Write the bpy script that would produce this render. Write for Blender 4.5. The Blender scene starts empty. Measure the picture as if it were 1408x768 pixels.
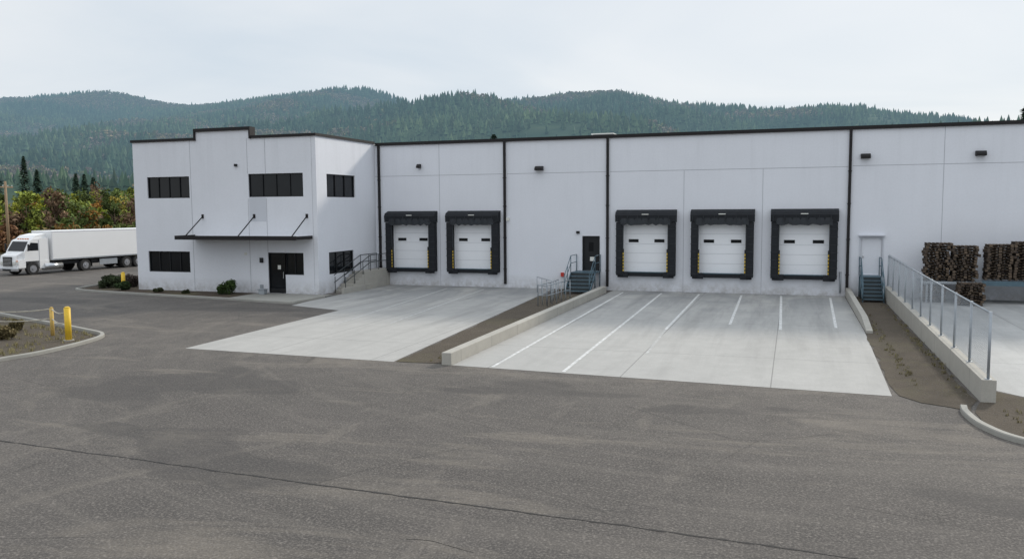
import bpy, math, random
import numpy as np
from mathutils import Vector, Matrix
random.seed(7); rng=np.random.default_rng(7)
scene=bpy.context.scene
scene.view_settings.view_transform='Standard'; scene.view_settings.look='None'; scene.view_settings.exposure=0

# ------------------------------------------------------------------ materials
class NT:
    def __init__(s,name):
        s.m=bpy.data.materials.new(name); s.m.use_nodes=True; s.t=s.m.node_tree; s.N=s.t.nodes; s.L=s.t.links
        s.b=s.N["Principled BSDF"]
        g=s.N.new("ShaderNodeNewGeometry"); s.pos=g.outputs["Position"]; s.isl=g.outputs["Random Per Island"]
    def link(s,a,b): s.L.new(a,b)
    def val(s,sock,v):
        if isinstance(v,bpy.types.NodeSocket): s.L.new(v,sock)
        else: sock.default_value=v
    def scale(s,vec,sc):
        n=s.N.new("ShaderNodeVectorMath"); n.operation='MULTIPLY'; s.val(n.inputs[0],vec); n.inputs[1].default_value=sc; return n.outputs[0]
    def noise(s,sc,det=4,rough=.55,vec=None,dist=0):
        n=s.N.new("ShaderNodeTexNoise"); n.inputs["Scale"].default_value=sc; n.inputs["Detail"].default_value=det
        n.inputs["Roughness"].default_value=rough; n.inputs["Distortion"].default_value=dist
        s.link(vec if vec is not None else s.pos,n.inputs["Vector"]); return n.outputs["Fac"]
    def voro(s,sc,feature='F1',vec=None,out="Distance"):
        n=s.N.new("ShaderNodeTexVoronoi"); n.feature=feature; n.inputs["Scale"].default_value=sc
        s.link(vec if vec is not None else s.pos,n.inputs["Vector"]); return n.outputs[out]
    def ramp(s,fac,stops):
        n=s.N.new("ShaderNodeValToRGB"); s.link(fac,n.inputs[0]); e=n.color_ramp.elements
        while len(e)<len(stops): e.new(.5)
        for i,(p,c) in enumerate(stops):
            e[i].position=p; e[i].color=(c,c,c,1) if not hasattr(c,'__len__') else (*c,1)
        return n.outputs[0]
    def mix(s,fac,a,b,mode='MIX'):
        n=s.N.new("ShaderNodeMix"); n.data_type='RGBA'; n.blend_type=mode
        s.val(n.inputs[0],fac)
        for k,v in ((6,a),(7,b)):
            if isinstance(v,bpy.types.NodeSocket): s.L.new(v,n.inputs[k])
            elif hasattr(v,'__len__'): n.inputs[k].default_value=(*v[:3],1)
            else: n.inputs[k].default_value=(v,v,v,1)
        return n.outputs[2]
    def math(s,op,a,b=0.,c=0.):
        n=s.N.new("ShaderNodeMath"); n.operation=op; s.val(n.inputs[0],a); s.val(n.inputs[1],b); s.val(n.inputs[2],c); return n.outputs[0]
    def xyz(s):
        n=s.N.new("ShaderNodeSeparateXYZ"); s.link(s.pos,n.inputs[0]); return n.outputs
    def maprange(s,v,a,b,c,d):
        n=s.N.new("ShaderNodeMapRange"); s.val(n.inputs[0],v)
        for i,x in enumerate((a,b,c,d)): n.inputs[i+1].default_value=x
        return n.outputs[0]
    def bump(s,h,st=.3,dist=.02):
        n=s.N.new("ShaderNodeBump"); n.inputs["Strength"].default_value=st; n.inputs["Distance"].default_value=dist
        s.link(h,n.inputs["Height"]); s.link(n.outputs[0],s.b.inputs["Normal"])
    def fin(s,col,rough=.8,metal=0,spec=.5):
        s.val(s.b.inputs["Base Color"],(*col,1) if (not isinstance(col,bpy.types.NodeSocket)) else col)
        s.val(s.b.inputs["Roughness"],rough); s.b.inputs["Metallic"].default_value=metal
        s.b.inputs["Specular IOR Level"].default_value=spec
        return s.m
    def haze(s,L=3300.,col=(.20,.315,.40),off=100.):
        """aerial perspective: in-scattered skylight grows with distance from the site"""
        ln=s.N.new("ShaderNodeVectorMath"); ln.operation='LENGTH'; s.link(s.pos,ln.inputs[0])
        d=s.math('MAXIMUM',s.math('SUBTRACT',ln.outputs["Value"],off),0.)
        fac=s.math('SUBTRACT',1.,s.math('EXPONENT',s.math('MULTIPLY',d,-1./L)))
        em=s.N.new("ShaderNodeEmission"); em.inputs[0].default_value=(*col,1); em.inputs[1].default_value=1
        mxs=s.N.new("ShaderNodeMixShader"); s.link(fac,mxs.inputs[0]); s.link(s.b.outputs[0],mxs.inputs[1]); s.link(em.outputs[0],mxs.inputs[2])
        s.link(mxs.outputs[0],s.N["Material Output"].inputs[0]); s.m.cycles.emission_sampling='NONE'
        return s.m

def simple(name,col,rough=.6,metal=0,var=.15,sc=3,spec=.5,bump=0):
    n=NT(name); f=n.noise(sc,3,.6)
    c=n.mix(f,tuple(x*(1-var) for x in col),tuple(min(1,x*(1+var)) for x in col))
    if bump: n.bump(n.noise(sc*8,2),bump,.01)
    return n.fin(c,rough,metal,spec)

def wall_mat(name,col):
    n=NT(name)
    a=n.noise(.35,3,.6); c=n.mix(a,tuple(x*.92 for x in col),tuple(x*1.03 for x in col))
    st=n.noise(1.6,4,.65,vec=n.scale(n.pos,(1,1,.07)))
    z=n.xyz()[2]
    top=n.maprange(z,4.5,9.4,.25,1.)
    c=n.mix(n.math('MULTIPLY',n.ramp(st,[(.50,0.),(.76,1.)]),n.math('MULTIPLY',top,.3)),c,tuple(x*.72 for x in col))
    base=n.maprange(z,0.,.9,1.,0.)
    grime=n.math('MULTIPLY',base,n.ramp(n.noise(2.2,4,.7),[(.35,.1),(.7,.85)]))
    c=n.mix(grime,c,(.34,.32,.29))
    fine=n.noise(9,3,.7); c=n.mix(n.ramp(fine,[(.4,.0),(.75,.12)]),c,(.5,.51,.53))
    n.bump(fine,.15,.01)
    return n.fin(c,.75,0,.3)

M={}
M['wall']=wall_mat('painted_concrete_wall',(.77,.785,.835))
M['wall2']=wall_mat('painted_concrete_grey',(.60,.62,.67))
M['seam']=simple('joint_sealant',(.42,.43,.46),.9)
M['coping']=simple('dark_metal_coping',(.014,.012,.013),.55,spec=.3)
M['black']=simple('black_frame_paint',(.014,.015,.017),.4,spec=.3)
M['rubber']=simple('dock_rubber',(.016,.018,.022),.75,var=.4,sc=2.5,bump=.3,spec=.3)
M['rubber2']=simple('dock_fabric',(.028,.032,.038),.6,var=.45,sc=2,bump=.3,spec=.35)
M['yellow']=simple('yellow_paint',(.78,.50,.03),.5,var=.15,sc=6)
M['yellowold']=simple('faded_yellow_wood',(.62,.42,.12),.8,var=.3,sc=6)
M['yellowtag']=simple('yellow_guide',(.62,.42,.03),.7,var=.3,sc=8)
M['galv']=simple('galvanised_steel',(.36,.39,.42),.5,.4,var=.2,sc=5)
M['bluesteel']=simple('blue_grey_steel',(.085,.14,.175),.5,.2,var=.3,sc=4)
M['blackrail']=simple('dark_rail',(.04,.05,.055),.5,.3)
M['white']=simple('white_truck_paint',(.86,.86,.86),.35,var=.04,sc=.8)
M['chrome']=simple('chrome_metal',(.55,.56,.58),.25,.9)
M['tyre']=simple('tyre_rubber',(.02,.02,.02),.85)
M['wood_pole']=simple('pole_wood',(.30,.21,.13),.9,var=.3)
M['bark']=simple('bark',(.09,.065,.045),.95,var=.3)
M['orange']=simple('amber_lens',(.7,.2,.02),.3)
M['red']=simple('red_lens',(.5,.03,.02),.3)
M['lens']=simple('lamp_lens',(.7,.7,.66),.2)
M['rope']=simple('rope_fibre',(.5,.46,.38),.9)
M['roofmem']=simple('roof_membrane',(.45,.45,.45),.9)
M['stone']=simple('soil_stones',(.19,.165,.14),.95,var=.4,sc=30)

n=NT('dock_door_panel'); x,y,z=n.xyz()
c=n.mix(n.noise(.8,4,.65),(.83,.845,.88),(.88,.89,.91))
c=n.mix(n.math('MULTIPLY',n.ramp(n.noise(3,4,.7),[(.54,0.),(.8,.45)]),n.maprange(z,1.1,2.2,.9,0.05)),c,(.46,.45,.44))
M['dockdoor']=n.fin(c,.5)

n=NT('window_glass'); c=n.mix(n.noise(.7,2),(.004,.005,.006),(.016,.018,.021)); n.bump(n.noise(.9,1),.02,.02)
M['glass']=n.fin(c,.06,0,.28)

# ground materials
n=NT('asphalt'); x,y,z=n.xyz()
big=n.noise(.07,4,.6,dist=.6); med=n.noise(.6,5,.7,dist=.4); fine=n.noise(20,2,.8); sp=n.voro(26)
c=n.mix(n.ramp(big,[(.3,0.),(.7,1.)]),(.070,.064,.060),(.114,.103,.095))
c=n.mix(n.ramp(med,[(.36,.0),(.66,.7)]),c,(.056,.052,.050))
dx=n.math('ADD',x,2.); dy=n.math('ADD',y,-36.)
rr=n.math('SQRT',n.math('ADD',n.math('MULTIPLY',dx,dx),n.math('MULTIPLY',dy,dy)))
an=n.math('ARCTAN2',dy,dx)
cv=n.N.new("ShaderNodeCombineXYZ"); n.link(n.math('MULTIPLY',rr,1.5),cv.inputs[0]); n.link(n.math('MULTIPLY',an,2.2),cv.inputs[1])
arc=n.noise(1.,4,.7,vec=cv.outputs[0],dist=.9)
c=n.mix(n.ramp(arc,[(.52,.0),(.68,.32)]),c,(.18,.162,.142))
c=n.mix(n.ramp(arc,[(.28,.45),(.42,.0)]),c,(.046,.043,.041))
tr2=n.noise(.33,5,.74,vec=n.scale(n.pos,(.3,1.2,1)),dist=.9)
c=n.mix(n.ramp(tr2,[(.54,.0),(.66,.68)]),c,(.205,.180,.150))
tr3=n.noise(.21,5,.74,vec=n.scale(n.pos,(1.2,.5,1)),dist=1.5)
c=n.mix(n.ramp(tr3,[(.56,.0),(.66,.55)]),c,(.175,.156,.134))
dst=n.math('MULTIPLY',n.math('MULTIPLY',n.maprange(y,20.5,24.6,0.,1.),n.maprange(y,24.7,30.,1.,.2)),n.ramp(n.noise(.9,5,.75),[(.42,0.),(.68,.55)]))
c=n.mix(dst,c,(.20,.18,.155))
oil=n.voro(.33,vec=n.scale(n.pos,(1,1.2,1)))
c=n.mix(n.math('MULTIPLY',n.ramp(oil,[(.05,.6),(.18,.0)]),n.ramp(med,[(.4,.3),(.6,1.)])),c,(.040,.037,.036))
c=n.mix(n.ramp(fine,[(.40,.0),(.60,.75)]),c,n.mix(sp,(.035,.033,.032),(.26,.235,.21)))
pt=n.noise(.10,3,.5,vec=n.scale(n.pos,(1,1.8,1)),dist=.2)
c=n.mix(n.ramp(pt,[(.575,.0),(.595,.40)]),c,(.056,.053,.052))
ck=n.voro(.2,'DISTANCE_TO_EDGE',vec=n.scale(n.pos,(1,1.3,1)))
c=n.mix(n.math('MULTIPLY',n.ramp(ck,[(.0,1.),(.005,0.)]),n.ramp(n.noise(.2,3),[(.48,0.),(.60,.6)])),c,(.034,.032,.031))
n.bump(n.mix(.4,fine,sp),.6,.012)
M['asphalt']=n.fin(c,.9,0,.25)
M['crack']=simple('tar_crack',(.028,.026,.025),.9,var=.4,sc=8)

def concrete(name,a,b,joints=None,dirt_shade=.5):
    n=NT(name); x,y,z=n.xyz()
    c=n.mix(n.noise(.18,4,.62,dist=.5),a,b)
    c=n.mix(n.ramp(n.noise(1.4,5,.7),[(.35,.0),(.75,.35)]),c,tuple(v*.72 for v in a))
    st=n.noise(1.1,5,.7,vec=n.scale(n.pos,(1,.08,1)),dist=.3)
    sm=n.math('MULTIPLY',n.ramp(st,[(.46,.0),(.66,1.)]),n.maprange(y,27.,44.,dirt_shade*.3,dirt_shade))
    c=n.mix(sm,c,tuple(v*.48 for v in a))
    wall_shade=n.noise(.3,4,.65,vec=n.scale(n.pos,(1,.6,1)),dist=1)
    c=n.mix(n.math('MULTIPLY',n.ramp(wall_shade,[(.36,.1),(.58,1.)]),n.maprange(y,33.,47.,0.,dirt_shade*1.1)),c,(.19,.2,.21))  # soft building shade towards the dock wall, painted into the concrete colour
    c=n.mix(n.ramp(n.noise(24,2,.8),[(.4,.0),(.7,.2)]),c,(.22,.21,.2))
    if joints:
        for ax,per,off in joints:
            v=(x,y)[ax]; f=n.math('FRACT',n.math('MULTIPLY',n.math('ADD',v,off+1000.),1/per))
            c=n.mix(n.math('MULTIPLY',n.math('LESS_THAN',f,.035/per),.55),c,(.12,.12,.115))
    n.bump(n.noise(16,3,.7),.25,.008)
    return n.fin(c,.85,0,.3)
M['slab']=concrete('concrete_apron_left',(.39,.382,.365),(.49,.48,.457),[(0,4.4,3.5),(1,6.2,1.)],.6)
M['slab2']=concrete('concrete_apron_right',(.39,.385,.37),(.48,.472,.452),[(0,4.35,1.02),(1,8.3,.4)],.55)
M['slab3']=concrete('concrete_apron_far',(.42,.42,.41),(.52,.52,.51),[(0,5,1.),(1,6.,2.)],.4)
M['kerb']=concrete('kerb_concrete',(.31,.30,.27),(.43,.42,.38),None,.2)
M['retwall']=concrete('retaining_concrete',(.38,.36,.32),(.50,.48,.43),[(1,3.0,.6)],.15)
n=NT('worn_line_paint'); f=n.noise(5,5,.75)
M['paint']=n.fin(n.mix(n.ramp(f,[(.38,.0),(.62,1.)]),(.43,.43,.42),(.72,.72,.71)),.7)
n=NT('very_worn_line_paint'); f=n.noise(3,5,.75)
M['paint2']=n.fin(n.mix(n.ramp(f,[(.45,.0),(.7,1.)]),(.38,.38,.37),(.56,.56,.55)),.7)

def soil(name,a,b,cst=(.16,.15,.08)):
    n=NT(name)
    c=n.mix(n.noise(.8,5,.7),a,b); c=n.mix(n.ramp(n.noise(.35,4,.7),[(.5,.0),(.68,.6)]),c,cst)
    c=n.mix(n.ramp(n.voro(16),[(.0,.35),(.4,.0)]),c,(.18,.16,.135))
    n.bump(n.noise(9,4,.8),.8,.06)
    return n.fin(c,.95,0,.2)
M['soil']=soil('bare_soil',(.062,.051,.040),(.13,.108,.083),(.12,.108,.065))
M['mulch']=soil('bark_mulch',(.05,.038,.03),(.10,.075,.055))
M['ground']=soil('dry_grass_ground',(.09,.085,.045),(.15,.125,.075),(.07,.085,.035))
n=NT('pallet_wood')
c=n.mix(n.ramp(n.isl,[(.15,0.),(.95,1.)]),(.06,.042,.032),(.19,.135,.09)); c=n.mix(n.math('MULTIPLY',n.noise(7,4,.7,vec=n.scale(n.pos,(.4,1,5))),.7),c,(.05,.040,.033))
M['pallet']=n.fin(c,.9)
def leafmat(name,hz=True):
    n=NT(name); a=n.N.new("ShaderNodeAttribute"); a.attribute_name="tint"
    n.fin(a.outputs["Color"],.75,0,.15)
    if hz: n.haze()
    return n.m
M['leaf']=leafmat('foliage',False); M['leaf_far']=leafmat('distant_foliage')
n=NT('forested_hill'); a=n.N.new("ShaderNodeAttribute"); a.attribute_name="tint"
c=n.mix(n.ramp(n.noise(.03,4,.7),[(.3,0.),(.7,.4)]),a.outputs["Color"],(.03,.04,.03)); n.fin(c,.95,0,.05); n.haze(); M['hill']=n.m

# ------------------------------------------------------------------ mesh builder
class B:
    def __init__(s): s.v=[];s.f=[];s.m=[];s.mats=[];s.smooth=[]
    def mi(s,k):
        if k not in s.mats: s.mats.append(k)
        return s.mats.index(k)
    def face(s,pts,mat,sm=False):
        i=len(s.v); s.v+= [tuple(p) for p in pts]; s.f.append(tuple(range(i,i+len(pts)))); s.m.append(s.mi(mat)); s.smooth.append(sm)
    def box(s,x0,x1,y0,y1,z0,z1,mat,bev=0.):
        if x0>x1:x0,x1=x1,x0
        if y0>y1:y0,y1=y1,y0
        if z0>z1:z0,z1=z1,z0
        b=min(bev,(x1-x0)/3,(y1-y0)/3,(z1-z0)/3); mi=s.mi(mat)
        if b<=0:
            i=len(s.v); s.v+=[(x,y,z) for z in(z0,z1) for y in(y0,y1) for x in(x0,x1)]
            for q in ((0,2,3,1),(4,5,7,6),(0,1,5,4),(1,3,7,5),(3,2,6,7),(2,0,4,6)):
                s.f.append(tuple(i+k for k in q)); s.m.append(mi); s.smooth.append(False)
        else:
            import bmesh
            bm=bmesh.new(); r=bmesh.ops.create_cube(bm,size=1)
            for v in bm.verts: v.co=Vector(((x0+x1)/2+v.co.x*(x1-x0),(y0+y1)/2+v.co.y*(y1-y0),(z0+z1)/2+v.co.z*(z1-z0)))
            bmesh.ops.bevel(bm,geom=bm.edges[:],offset=b,segments=2,profile=.5,affect='EDGES')
            i=len(s.v); bm.verts.index_update(); s.v+=[tuple(v.co) for v in bm.verts]
            for f in bm.faces: s.f.append(tuple(i+v.index for v in f.verts)); s.m.append(mi); s.smooth.append(False)
            bm.free()
    def tube(s,p0,p1,r,mat,seg=8,r1=None,cap=True):
        p0=Vector(p0);p1=Vector(p1); d=(p1-p0)
        if d.length<1e-6: return
        d.normalize(); a=d.orthogonal().normalized(); b=d.cross(a); r1=r if r1 is None else r1
        i=len(s.v); mi=s.mi(mat)
        for p,rr in ((p0,r),(p1,r1)):
            for k in range(seg):
                t=2*math.pi*k/seg; s.v.append(tuple(p+(a*math.cos(t)+b*math.sin(t))*rr))
        for k in range(seg):
            j=(k+1)%seg; s.f.append((i+k,i+j,i+seg+j,i+seg+k)); s.m.append(mi); s.smooth.append(seg>5)
        if cap:
            s.f.append(tuple(i+k for k in range(seg))[::-1]); s.m.append(mi); s.smooth.append(False)
            s.f.append(tuple(i+seg+k for k in range(seg))); s.m.append(mi); s.smooth.append(False)
    def path(s,pts,r,mat,seg=8):
        for a,b in zip(pts[:-1],pts[1:]): s.tube(a,b,r,mat,seg)
    def prof(s,prof,x0,x1,mat):
        n=len(prof); f=(lambda a,y,z:(a,y,z))
        s.face([f(x0,*p) for p in prof],mat); s.face([f(x1,*p) for p in prof][::-1],mat)
        for i in range(n):
            a=prof[i];b=prof[(i+1)%n]; s.face([f(x0,*a),f(x1,*a),f(x1,*b),f(x0,*b)],mat)
    def obj(s,name,parent=None):
        me=bpy.data.meshes.new(name); me.from_pydata(s.v,[],s.f)
        for k in s.mats: me.materials.append(M[k])
        me.polygons.foreach_set("material_index",s.m); me.polygons.foreach_set("use_smooth",s.smooth); me.update()
        o=bpy.data.objects.new(name,me); bpy.context.collection.objects.link(o)
        if parent is not None: o.parent=parent
        return o
def empty(name,loc=(0,0,0),rotz=0):
    o=bpy.data.objects.new(name,None); bpy.context.collection.objects.link(o); o.location=loc; o.rotation_euler=(0,0,rotz); o.empty_display_size=.3; return o

def npmesh(name,V,F,mats,tint=None,smooth=False,parent=None):
    me=bpy.data.meshes.new(name); V=np.asarray(V,np.float32);F=np.asarray(F,np.int32); k=F.shape[1]
    me.vertices.add(len(V)); me.vertices.foreach_set("co",V.ravel()); me.loops.add(F.size); me.loops.foreach_set("vertex_index",F.ravel())
    me.polygons.add(len(F)); me.polygons.foreach_set("loop_start",np.arange(0,F.size,k,dtype=np.int32)); 
    try: me.polygons.foreach_set("loop_total",np.full(len(F),k,dtype=np.int32))
    except Exception: pass
    me.polygons.foreach_set("use_smooth",np.full(len(F),smooth,dtype=bool))
    me.update(calc_edges=True)
    if tint is not None:
        a=me.attributes.new("tint",'FLOAT_COLOR','POINT'); t=np.ones((len(V),4),np.float32); t[:,:3]=tint; a.data.foreach_set("color",t.ravel())
    for m in mats: me.materials.append(M[m])
    o=bpy.data.objects.new(name,me); bpy.context.collection.objects.link(o)
    if parent: o.parent=parent
    return o

_perm=rng.random((256,256))
def vn(x,y):
    xi=np.floor(x).astype(int); yi=np.floor(y).astype(int); fx=x-xi; fy=y-yi
    fx=fx*fx*(3-2*fx); fy=fy*fy*(3-2*fy); g=lambda a,b:_perm[a%256,b%256]
    return (g(xi,yi)*(1-fx)+g(xi+1,yi)*fx)*(1-fy)+(g(xi,yi+1)*(1-fx)+g(xi+1,yi+1)*fx)*fy
def fbm(x,y,o=4):
    r=0;a=.5
    for i in range(o): r=r+a*vn(x*2**i+13*i,y*2**i+7*i); a*=.5
    return r

# ------------------------------------------------------------------ camera
Hc=5.12; fpx=1134.3; p,yaw,rl=.0865,.3281,-.0071
f=Vector((-math.sin(yaw)*math.cos(p),math.cos(yaw)*math.cos(p),-math.sin(p)))
rt=Vector((math.cos(yaw),math.sin(yaw),0)); up=rt.cross(f)
R=rt*math.cos(rl)+up*math.sin(rl); U=-rt*math.sin(rl)+up*math.cos(rl)
cam=bpy.data.cameras.new("camera"); co=bpy.data.objects.new("camera",cam); bpy.context.collection.objects.link(co)
mw=Matrix.Identity(4)
for i in range(3): mw[i][0]=R[i]; mw[i][1]=U[i]; mw[i][2]=-f[i]
mw[2][3]=Hc; co.matrix_world=mw
cam.sensor_width=36; cam.lens=fpx/1408*36; cam.clip_end=20000; cam.clip_start=.1
scene.camera=co

# ------------------------------------------------------------------ world + sun
SEL=math.radians(29); SAZ=math.radians(24)
w=bpy.data.worlds.new("World"); scene.world=w; w.use_nodes=True; nt=w.node_tree; bg=nt.nodes["Background"]
sky=nt.nodes.new("ShaderNodeTexSky"); sky.sky_type='NISHITA'; sky.sun_disc=False; sky.sun_elevation=SEL; sky.sun_rotation=SAZ
tc=nt.nodes.new("ShaderNodeTexCoord"); sep=nt.nodes.new("ShaderNodeSeparateXYZ"); nt.links.new(tc.outputs["Generated"],sep.inputs[0])
def wm(op,a,b):
    n=nt.nodes.new("ShaderNodeMath"); n.operation=op
    for i,v in enumerate((a,b)):
        if isinstance(v,bpy.types.NodeSocket): nt.links.new(v,n.inputs[i])
        else: n.inputs[i].default_value=v
    return n.outputs[0]
zc=wm('MAXIMUM',sep.outputs[2],0.); den=wm('ADD',zc,.10)
cb=nt.nodes.new("ShaderNodeCombineXYZ"); nt.links.new(wm('DIVIDE',sep.outputs[0],den),cb.inputs[0]); nt.links.new(wm('DIVIDE',sep.outputs[1],den),cb.inputs[1])
nz=nt.nodes.new("ShaderNodeTexNoise"); nz.inputs["Scale"].default_value=.5; nz.inputs["Detail"].default_value=6; nz.inputs["Roughness"].default_value=.48; nz.inputs["Distortion"].default_value=.6
nt.links.new(cb.outputs[0],nz.inputs["Vector"])
cr=nt.nodes.new("ShaderNodeValToRGB"); nt.links.new(nz.outputs["Fac"],cr.inputs[0])
cr.color_ramp.elements[0].position=.28; cr.color_ramp.elements[0].color=(.66,.745,.83,1)
cr.color_ramp.elements[1].position=.60; cr.color_ramp.elements[1].color=(.85,.885,.92,1)
el=nt.nodes.new("ShaderNodeMapRange"); nt.links.new(zc,el.inputs[0])
for i,v in enumerate((.25,1.,1.,1.6)): el.inputs[i+1].default_value=v
cl=nt.nodes.new("ShaderNodeVectorMath"); cl.operation='SCALE'; nt.links.new(cr.outputs[0],cl.inputs[0]); nt.links.new(el.outputs[0],cl.inputs["Scale"])
sk=nt.nodes.new("ShaderNodeVectorMath"); sk.operation='SCALE'; nt.links.new(sky.outputs[0],sk.inputs[0]); sk.inputs["Scale"].default_value=.1
mx=nt.nodes.new("ShaderNodeMix"); mx.data_type='RGBA'; mx.inputs[0].default_value=.9
nt.links.new(sk.outputs[0],mx.inputs[6]); nt.links.new(cl.outputs[0],mx.inputs[7]); nt.links.new(mx.outputs[2],bg.inputs[0]); bg.inputs[1].default_value=1.
sl=bpy.data.lights.new("sun",'SUN'); sl.energy=2.3; sl.angle=math.radians(7); sl.color=(1,.92,.80)
so=bpy.data.objects.new("sun",sl); bpy.context.collection.objects.link(so)
d=Vector((math.sin(SAZ)*math.cos(SEL),math.cos(SAZ)*math.cos(SEL),math.sin(SEL))); so.rotation_euler=d.to_track_quat('Z','Y').to_euler(); so.location=(0,0,60)

# ------------------------------------------------------------------ ground & pavements
b=B(); b.face([(-6000,-3000,0),(6000,-3000,0),(6000,6000,0),(-6000,6000,0)],'ground'); b.obj("ground")
b=B(); b.face([(-75,-40,.004),(70,-40,.004),(70,24.3,.004),(70,75,.004),(-58,90,.004),(-72,110,.004),(-84,110,.004),(-70,60,.004),(-70,44,.004),(-110,44,.004),(-110,-40,.004)],'asphalt'); b.obj("asphalt_yard")
def sheet(name,poly,z,mat):
    b=B(); b.face([(x,y,z) for x,y in poly],mat); return b.obj(name)
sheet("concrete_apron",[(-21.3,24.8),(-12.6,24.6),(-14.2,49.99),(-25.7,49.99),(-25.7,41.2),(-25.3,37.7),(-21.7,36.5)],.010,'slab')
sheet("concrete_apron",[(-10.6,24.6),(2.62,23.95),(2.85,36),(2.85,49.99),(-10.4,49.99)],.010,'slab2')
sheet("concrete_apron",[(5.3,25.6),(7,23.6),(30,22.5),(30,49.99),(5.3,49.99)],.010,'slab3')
def soilpatch(name,poly,z,mat,jit=.12,step=.5):
    out=[]; n=len(poly)
    for i in range(n):
        a=Vector(poly[i]);c=Vector(poly[(i+1)%n]); k=max(1,int((c-a).length/step))
        for j in range(k):
            q=a.lerp(c,j/k); out.append((q.x+random.uniform(-jit,jit),q.y+random.uniform(-jit,jit)))
    return sheet(name,out,z,mat)
soilpatch("soil_strip",[(-12.5,24.7),(-10.85,24.75),(-10.85,49.9),(-14.1,49.9)],.018,'soil',.07)
soilpatch("soil_strip",[(2.75,24.0),(3.3,23.3),(4.3,22.7),(4.6,24.0),(4.62,49.9),(3.12,49.9),(3.12,36),(2.85,35.6)],.018,'soil',.07)
soilpatch("soil_strip",[(4.35,22.6),(4.35,21.1),(4.95,20.0),(6.5,19.2),(12,18.6),(24,18.2),(30,22.4),(7,23.5),(5.2,25.5)],.018,'soil',.02)
soilpatch("soil_island",[(-25.75,20.6),(-25.6,22.3),(-26.0,24.6),(-26.7,26.2),(-28.6,27.0),(-33,28.6),(-46,33),(-60,36),(-60,5),(-28,10),(-26.5,15)],.02,'soil',.05)
soilpatch("planting_bed",[(-44.6,42.2),(-43.3,41.1),(-31.0,39.3),(-31.0,42.65),(-40.1,42.65),(-40.1,49),(-43.5,49),(-44.8,46)],.03,'mulch',.03)
sheet("entrance_walk",[(-30.9,39.3),(-26.0,38.5),(-25.75,42.65),(-30.9,42.65)],.05,'kerb')
def kerb(pts,h=.13,wd=.16,name="kerb"):
    P=[Vector(q) for q in pts]; out=[]
    for i in range(len(P)-1):
        p0=P[max(i-1,0)];p1=P[i];p2=P[i+1];p3=P[min(i+2,len(P)-1)]
        for j in range(6):
            t=j/6; out.append(.5*((2*p1)+(p2-p0)*t+(2*p0-5*p1+4*p2-p3)*t*t+(3*p1-p0-3*p2+p3)*t**3))
    out.append(P[-1]); b=B(); L=[];Rr=[]
    for i,q in enumerate(out):
        t=(out[min(i+1,len(out)-1)]-out[max(i-1,0)]).normalized(); nn=Vector((-t.y,t.x)); L.append(q+nn*wd/2);Rr.append(q-nn*wd/2)
    def pr(l,r):
        m=(l+r)/2
        return [(l.x,l.y,0),(l.x,l.y,h-.03),(l.x*.85+m.x*.15,l.y*.85+m.y*.15,h),(r.x*.85+m.x*.15,r.y*.85+m.y*.15,h),(r.x,r.y,h-.03),(r.x,r.y,0)]
    for i in range(len(out)-1):
        A=pr(L[i],Rr[i]);C=pr(L[i+1],Rr[i+1])
        for k in range(5): b.face([A[k],C[k],C[k+1],A[k+1]],'kerb')
    b.face(pr(L[0],Rr[0]),'kerb'); b.face(pr(L[-1],Rr[-1]),'kerb')
    b.obj(name)
kerb([(-27.9,10),(-26.4,15),(-25.7,20.6),(-25.5,22.3),(-25.9,24.7),(-26.7,26.3),(-28.6,27.2),(-33,28.8),(-46,33.2),(-60,36.2)])
kerb([(4.15,22.9),(4.1,22.2),(4.25,21.0),(4.85,19.9),(6.5,19.1),(12,18.5),(24,18.1)])
kerb([(-45.2,49),(-45.0,45),(-44.4,42.3),(-43.2,41.0),(-38,40.1),(-31.0,39.2),(-26.2,38.4),(-25.75,39.0),(-25.65,41.5)])
def crackline(pts,wd,name="asphalt_crack",z=.009):
    b=B(); pr=None; P=[Vector(q) for q in pts]; wob=0
    for i in range(len(P)-1):
        k=max(2,int((P[i+1]-P[i]).length/.12))
        for j in range(k+1):
            wob=wob*.8+random.uniform(-.015,.015)
            q=P[i].lerp(P[i+1],j/k)+Vector((0,wob)); ww=wd*random.uniform(.25,1.2)
            t=(P[i+1]-P[i]).normalized(); nn=Vector((-t.y,t.x))
            cur=((q+nn*ww/2),(q-nn*ww/2))
            if pr: b.face([(pr[0].x,pr[0].y,z),(pr[1].x,pr[1].y,z),(cur[1].x,cur[1].y,z),(cur[0].x,cur[0].y,z)],'crack')
            pr=cur
    b.obj(name)
crackline([(-30,14.0),(-16.8,13.45),(-11.5,13.2),(-6.5,12.95),(-2.5,12.8),(2.5,12.5),(12,12.0)],.055)
crackline([(-3.9,11.0),(-3.4,11.15),(-2.9,11.05),(-2.3,11.2),(-1.9,11.1)],.02)
crackline([(-5.6,11.25),(-5.2,11.3),(-4.4,11.1)],.016)
def line(a,c,wd,mat='paint',z=.0145):
    a=Vector(a);c=Vector(c);t=(c-a).normalized();nn=Vector((-t.y,t.x))*wd/2
    b=B(); b.face([(a.x+nn.x,a.y+nn.y,z),(a.x-nn.x,a.y-nn.y,z),(c.x-nn.x,c.y-nn.y,z),(c.x+nn.x,c.y+nn.y,z)],mat); b.obj("painted_line")
line((-9.1,24.7),(-9.6,49),.12); line((-6.7,24.6),(-7.3,49),.12)
line((-4.75,28.5),(-4.95,34.5),.10,'paint2');line((-4.95,34.5),(-5.1,49),.12)
line((-2.5,36.6),(-2.72,49),.12); line((-.4,35.6),(-.55,49.2),.12); line((1.8,36.8),(2.05,48.9),.12)
line((-19.2,32),(-20.9,48.5),.12,'paint2'); line((-17.0,33),(-18.4,48.5),.12,'paint2')

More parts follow.
